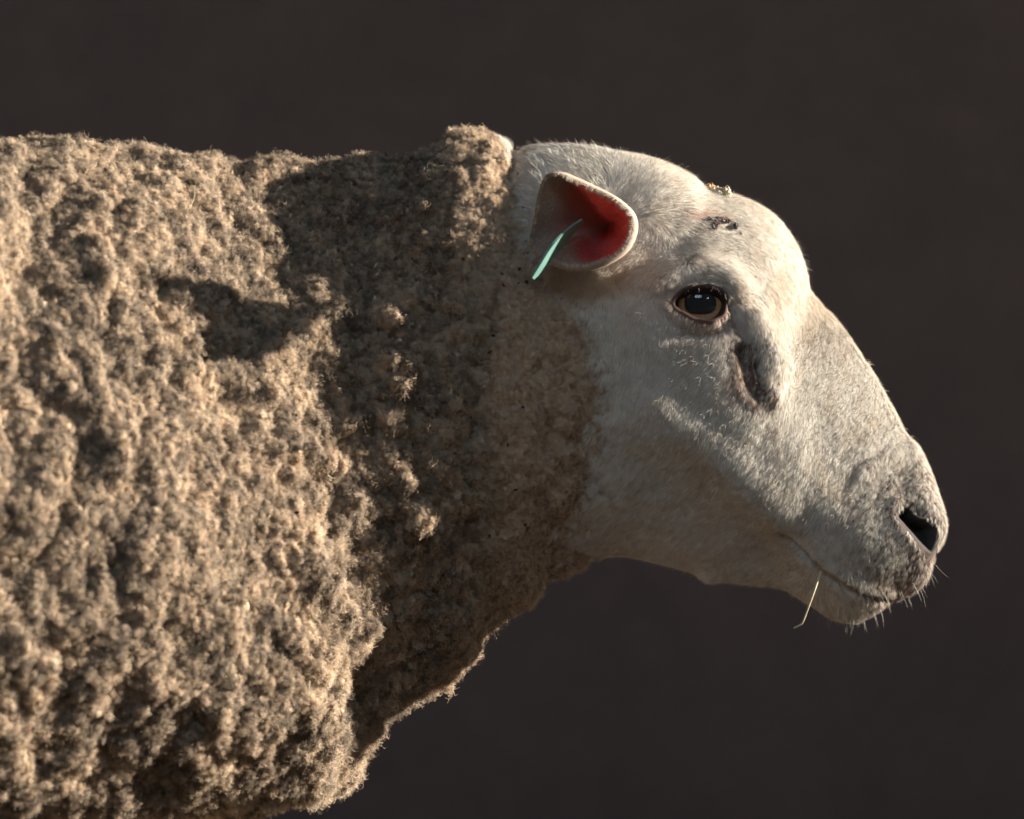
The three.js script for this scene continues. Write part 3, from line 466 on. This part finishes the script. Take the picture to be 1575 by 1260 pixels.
{
  const r = rng(21), lash = [], under = [], whisk = [];
  for (let i = 0; i < 30; i++) {                       // upper lashes hang over the eye from the lid's edge
    const f = i / 29, X = lerp(1034, 1122, f) + (r() - .5) * 8, Y = 452 - 13 * Math.sin(Math.PI * Math.min(1, f * 0.95 + 0.04)) + 12 * f ** 3 + (r() - .5) * 5, s = nearSurf(X, Y), l = 0.0018 + 0.0062 * r() ** 1.5;
    const d = new THREE.Vector3((r() - .4) * 1.5, -0.9 + 0.6 * r(), 0.5 + 0.5 * r()).normalize(), p = s.p.clone().addScaledVector(s.n, -0.0004);
    lash.push(fibre([p, p.clone().addScaledVector(d, l * 0.5), p.clone().addScaledVector(d, l).add(new THREE.Vector3(0, -0.0006, -0.0004))], 0.0001, 0.00003));
  }
  for (let i = 0; i < 40; i++) {                       // longer pale hairs curling back below the eye
    const X = 1035 + 95 * r(), Y = 508 + 60 * r() + (X - 1035) * 0.1, s = nearSurf(X, Y), l = 0.007 + 0.008 * r(), d = new THREE.Vector3(-0.9, -0.25 - 0.35 * r(), 0.3 + 0.2 * r()).normalize();
    under.push(fibre([s.p, s.p.clone().addScaledVector(d, l * 0.5), s.p.clone().addScaledVector(d, l).add(new THREE.Vector3(0, -0.0012 * (0.5 + r()), -0.0006))], 0.00016, 0.00004));
  }
  const lips = [[1320, 890], [1345, 900], [1360, 910], [1300, 872], [1385, 905], [1405, 898], [1420, 885], [1428, 872], [1430, 862], [1290, 930], [1310, 945], [1325, 948], [1340, 940], [1355, 932], [1280, 940], [1300, 950], [1265, 925], [1316, 900], [1336, 908], [1350, 900], [1330, 895], [1425, 880], [1415, 905], [1395, 915], [1376, 920]];
  for (const [X, Y] of lips) for (let k = 0; k < 2; k++) {
    const s = nearSurf(X + 8 * (r() - .5), Y + 6 * (r() - .5)), l = 0.006 + 0.009 * r(), out = s.n.clone(); out.x += 0.5 * r(); out.y -= 0.9; out.z *= 0.5; out.normalize();
    whisk.push(fibre([s.p, s.p.clone().addScaledVector(out, l * 0.5), s.p.clone().addScaledVector(out, l).add(new THREE.Vector3(-0.002 * r(), 0.001 * r(), 0))], 0.00011, 0.00003));
  }
  const one = (name, list, mat) => tag(part(name, mergeGeometries(list), mat, sheep), null, null, 'stuff');
  one('eyelash', lash, hairWhite); one('under_eye_hair', under, hairWhite); one('whisker', whisk, hairWhite);
}
// crumbly stubs of horn on the brow, dark scabs below them
function pebble(seed, rx, ry, rz, rough = 0.35) {
  const g = new THREE.IcosahedronGeometry(1, 4), q = g.attributes.position;
  for (let i = 0; i < q.count; i++) { const x = q.getX(i), y = q.getY(i), z = q.getZ(i), k = 1 + rough * noise(x * 1.3 + seed, y * 1.3, z * 1.3) + 0.12 * noise(x * 4 + seed, y * 4, z * 4); q.setXYZ(i, x * rx * k, y * ry * k, z * rz * k); }
  g.deleteAttribute('uv'); g.computeVertexNormals(); return g;
}
const horn = [[0.62, 0.50, 0.33], [0.55, 0.30, 0.12], [0.70, 0.60, 0.42]].map((c) => new THREE.MeshPhysicalMaterial({ color: new THREE.Color().setRGB(...c), roughness: 0.55, specularIntensity: 0.4 }));
[[1093, 294, .0022, .0026, 1, 0.006], [1099, 301, .0026, .0020, 2, 0.009], [1103, 296, .0013, .0014, 0, 0.006], [1110, 300, .0024, .0022, 2, 0.004], [1117, 299, .0034, .0028, 0, 0.008], [1106, 304, .0020, .0018, 2, 0.012], [1090, 302, .0016, .0016, 0, 0.012], [1120, 305, .0022, .0026, 2, 0.012]].forEach(([x, y, rx, ry, m, z], i) => {
  const h = part('horn_scur', pebble(i * 3.1, rx * 1.25, ry * 1.25, 0.0026), horn[m], sheep), p = at(x, y - 4, z); h.position.copy(p); h.rotation.set(i, i * 2, i * 0.7);
});
const scabMat = new THREE.MeshPhysicalMaterial({ color: new THREE.Color().setRGB(0.06, 0.03, 0.024), roughness: 0.6 });
[[1095, 347, 8, 4.5, -0.5], [1104, 342, 6, 3, 0.2], [1112, 342, 4.5, 3, 0.5], [1119, 343, 3, 2.6, 0], [1130, 352, 2.4, 4.5, -0.3], [1137, 363, 1.8, 1.8, 0], [1098, 354, 4, 3, 0.9]].forEach(([X, Y, a, b, t], i) => {
  const s = nearSurf(X, Y), h = part('scab', pebble(i * 5.3 + 40, a * S * 1.25, b * S * 1.4, 0.0009, 0.6), scabMat, sheep); h.position.copy(s.p).addScaledVector(s.n, 0.0017); h.quaternion.setFromUnitVectors(new THREE.Vector3(0, 0, 1), s.n); h.rotateZ(t);
});
// ear tag: a thin bent plastic flag, seen almost edge-on
{
  const sp = new THREE.CatmullRomCurve3([[896, 339, .100], [876, 357, .112], [853, 383, .124], [835, 408, .130], [819, 428, .132]].map(([x, y, z]) => at(x, y, z))), n = 30, P = [], idx = [], half = (f) => 0.0115 * Math.sin(Math.PI * clamp(0.12 + 0.83 * f)) ** 0.8, T = 0.0006;
  const t = new THREE.Vector3(), side = new THREE.Vector3(), up = new THREE.Vector3();
  for (let i = 0; i <= n; i++) {
    const f = i / n, o = sp.getPointAt(f); sp.getTangentAt(f, t); side.set(-t.y, t.x, 0).normalize(); const a = lerp(1.42, 1.30, f), w = new THREE.Vector3().copy(side).multiplyScalar(Math.cos(a)).add(new THREE.Vector3(0, 0, -Math.sin(a))); up.crossVectors(t, w).normalize(); const h = half(f);
    for (const [sx, sy] of [[-1, -1], [1, -1], [1, 1], [-1, 1]]) { P.push(o.x + w.x * h * sx + up.x * T * sy, o.y + w.y * h * sx + up.y * T * sy, o.z + w.z * h * sx + up.z * T * sy); }
  }
  for (let i = 0; i < n; i++) for (let k = 0; k < 4; k++) { const a = i * 4 + k, b = i * 4 + (k + 1) % 4; idx.push(a, b, a + 4, b, b + 4, a + 4); }
  idx.push(0, 2, 1, 0, 3, 2, n * 4, n * 4 + 1, n * 4 + 2, n * 4, n * 4 + 2, n * 4 + 3);
  let g = new THREE.BufferGeometry(); g.setAttribute('position', new THREE.Float32BufferAttribute(P, 3)); g.setIndex(idx); g = g.toNonIndexed(); g.computeVertexNormals();
  const m = part('ear_tag', g, new THREE.MeshPhysicalMaterial({ color: new THREE.Color().setRGB(0.15, 0.31, 0.26), roughness: 0.45, transmission: 0.15, thickness: 0 }), sheep); m.userData.label = 'pale green plastic tag hanging edge-on in the ear';
}
// specks of dirt and seed caught in the fleece
{
  const r = rng(33), list = [];
  const spots = [[808, 372], [815, 390], [798, 418], [802, 452], [690, 362], [700, 388], [717, 402], [730, 410], [800, 440], [806, 437], [595, 517], [590, 540], [598, 556], [648, 628], [804, 628], [752, 823], [660, 880], [772, 910], [783, 906], [470, 1010], [430, 1060], [520, 1090], [560, 500], [640, 430], [760, 520], [720, 640], [500, 450], [420, 340]];
  for (let i = 0; i < 60; i++) spots.push([120 + 780 * r(), 260 + 780 * r()]);
  for (const [X, Y] of spots) { if (X > woolEdge(Y)) continue; const s = nearSurf(X, Y), g = pebble(X, (1.2 + 1.3 * r()) * S, (1.6 + 2.2 * r()) * S, 1.3 * S, 0.45); g.rotateZ(r() * 6); g.translate(s.p.x + s.n.x * 0.0022, s.p.y + s.n.y * 0.0022, s.p.z + s.n.z * 0.0022); list.push(g); }
  tag(part('dirt', mergeGeometries(list), new THREE.MeshPhysicalMaterial({ color: new THREE.Color().setRGB(0.045, 0.03, 0.022), roughness: 0.8 }), sheep), null, null, 'stuff');
}
// straws: one held in the mouth, the others caught in the wool
const strawMat = new THREE.MeshPhysicalMaterial({ color: new THREE.Color().setRGB(0.56, 0.47, 0.31), roughness: 0.5, specularIntensity: 0.5 });
{
  const m = part('straw', fibre([at(1262, 880, .036), at(1254, 905, .042), at(1245, 930, .044), at(1237, 952, .043), at(1234, 959, .043), at(1221, 966, .042)], 0.0008, 0.0005, 8), strawMat, scene);
  tag(m, 'bent yellow straw hanging from the corner of the sheep\'s mouth', 'straw', null, 'stalks of straw');
  const wisp = (P, label, r0) => { const q = P.map(([X, Y, lift]) => { const s = nearSurf(X, Y); return s.p.addScaledVector(s.n, lift); }), o = part('straw', fibre(q, r0, r0 * 0.6, 6), strawMat, scene); return tag(o, label, 'straw', null, 'stalks of straw'); };
  wisp([[462, 1050, .006], [460, 1060, .008], [458, 1074, .007]], 'short pale straw stuck in the wool low on the chest', 0.0004).name = 'straw_001';
  wisp([[300, 302, .007], [285, 316, .010], [272, 330, .008]], 'pale curved straw lying in the wool high on the shoulder', 0.00022).name = 'straw_002';
  const h = part('straw', fibre([at(606, 1066, -.01), at(603, 1082, -.008), at(598, 1097, -.006)], 0.0004, 0.0003, 6), strawMat, scene); h.name = 'straw_003'; tag(h, 'thin straw poking down out of the wool under the throat', 'straw', null, 'stalks of straw');
}
sheep.traverse((o) => { if (o.isMesh) o.castShadow = o.receiveShadow = true; });
renderer.render(scene, camera);
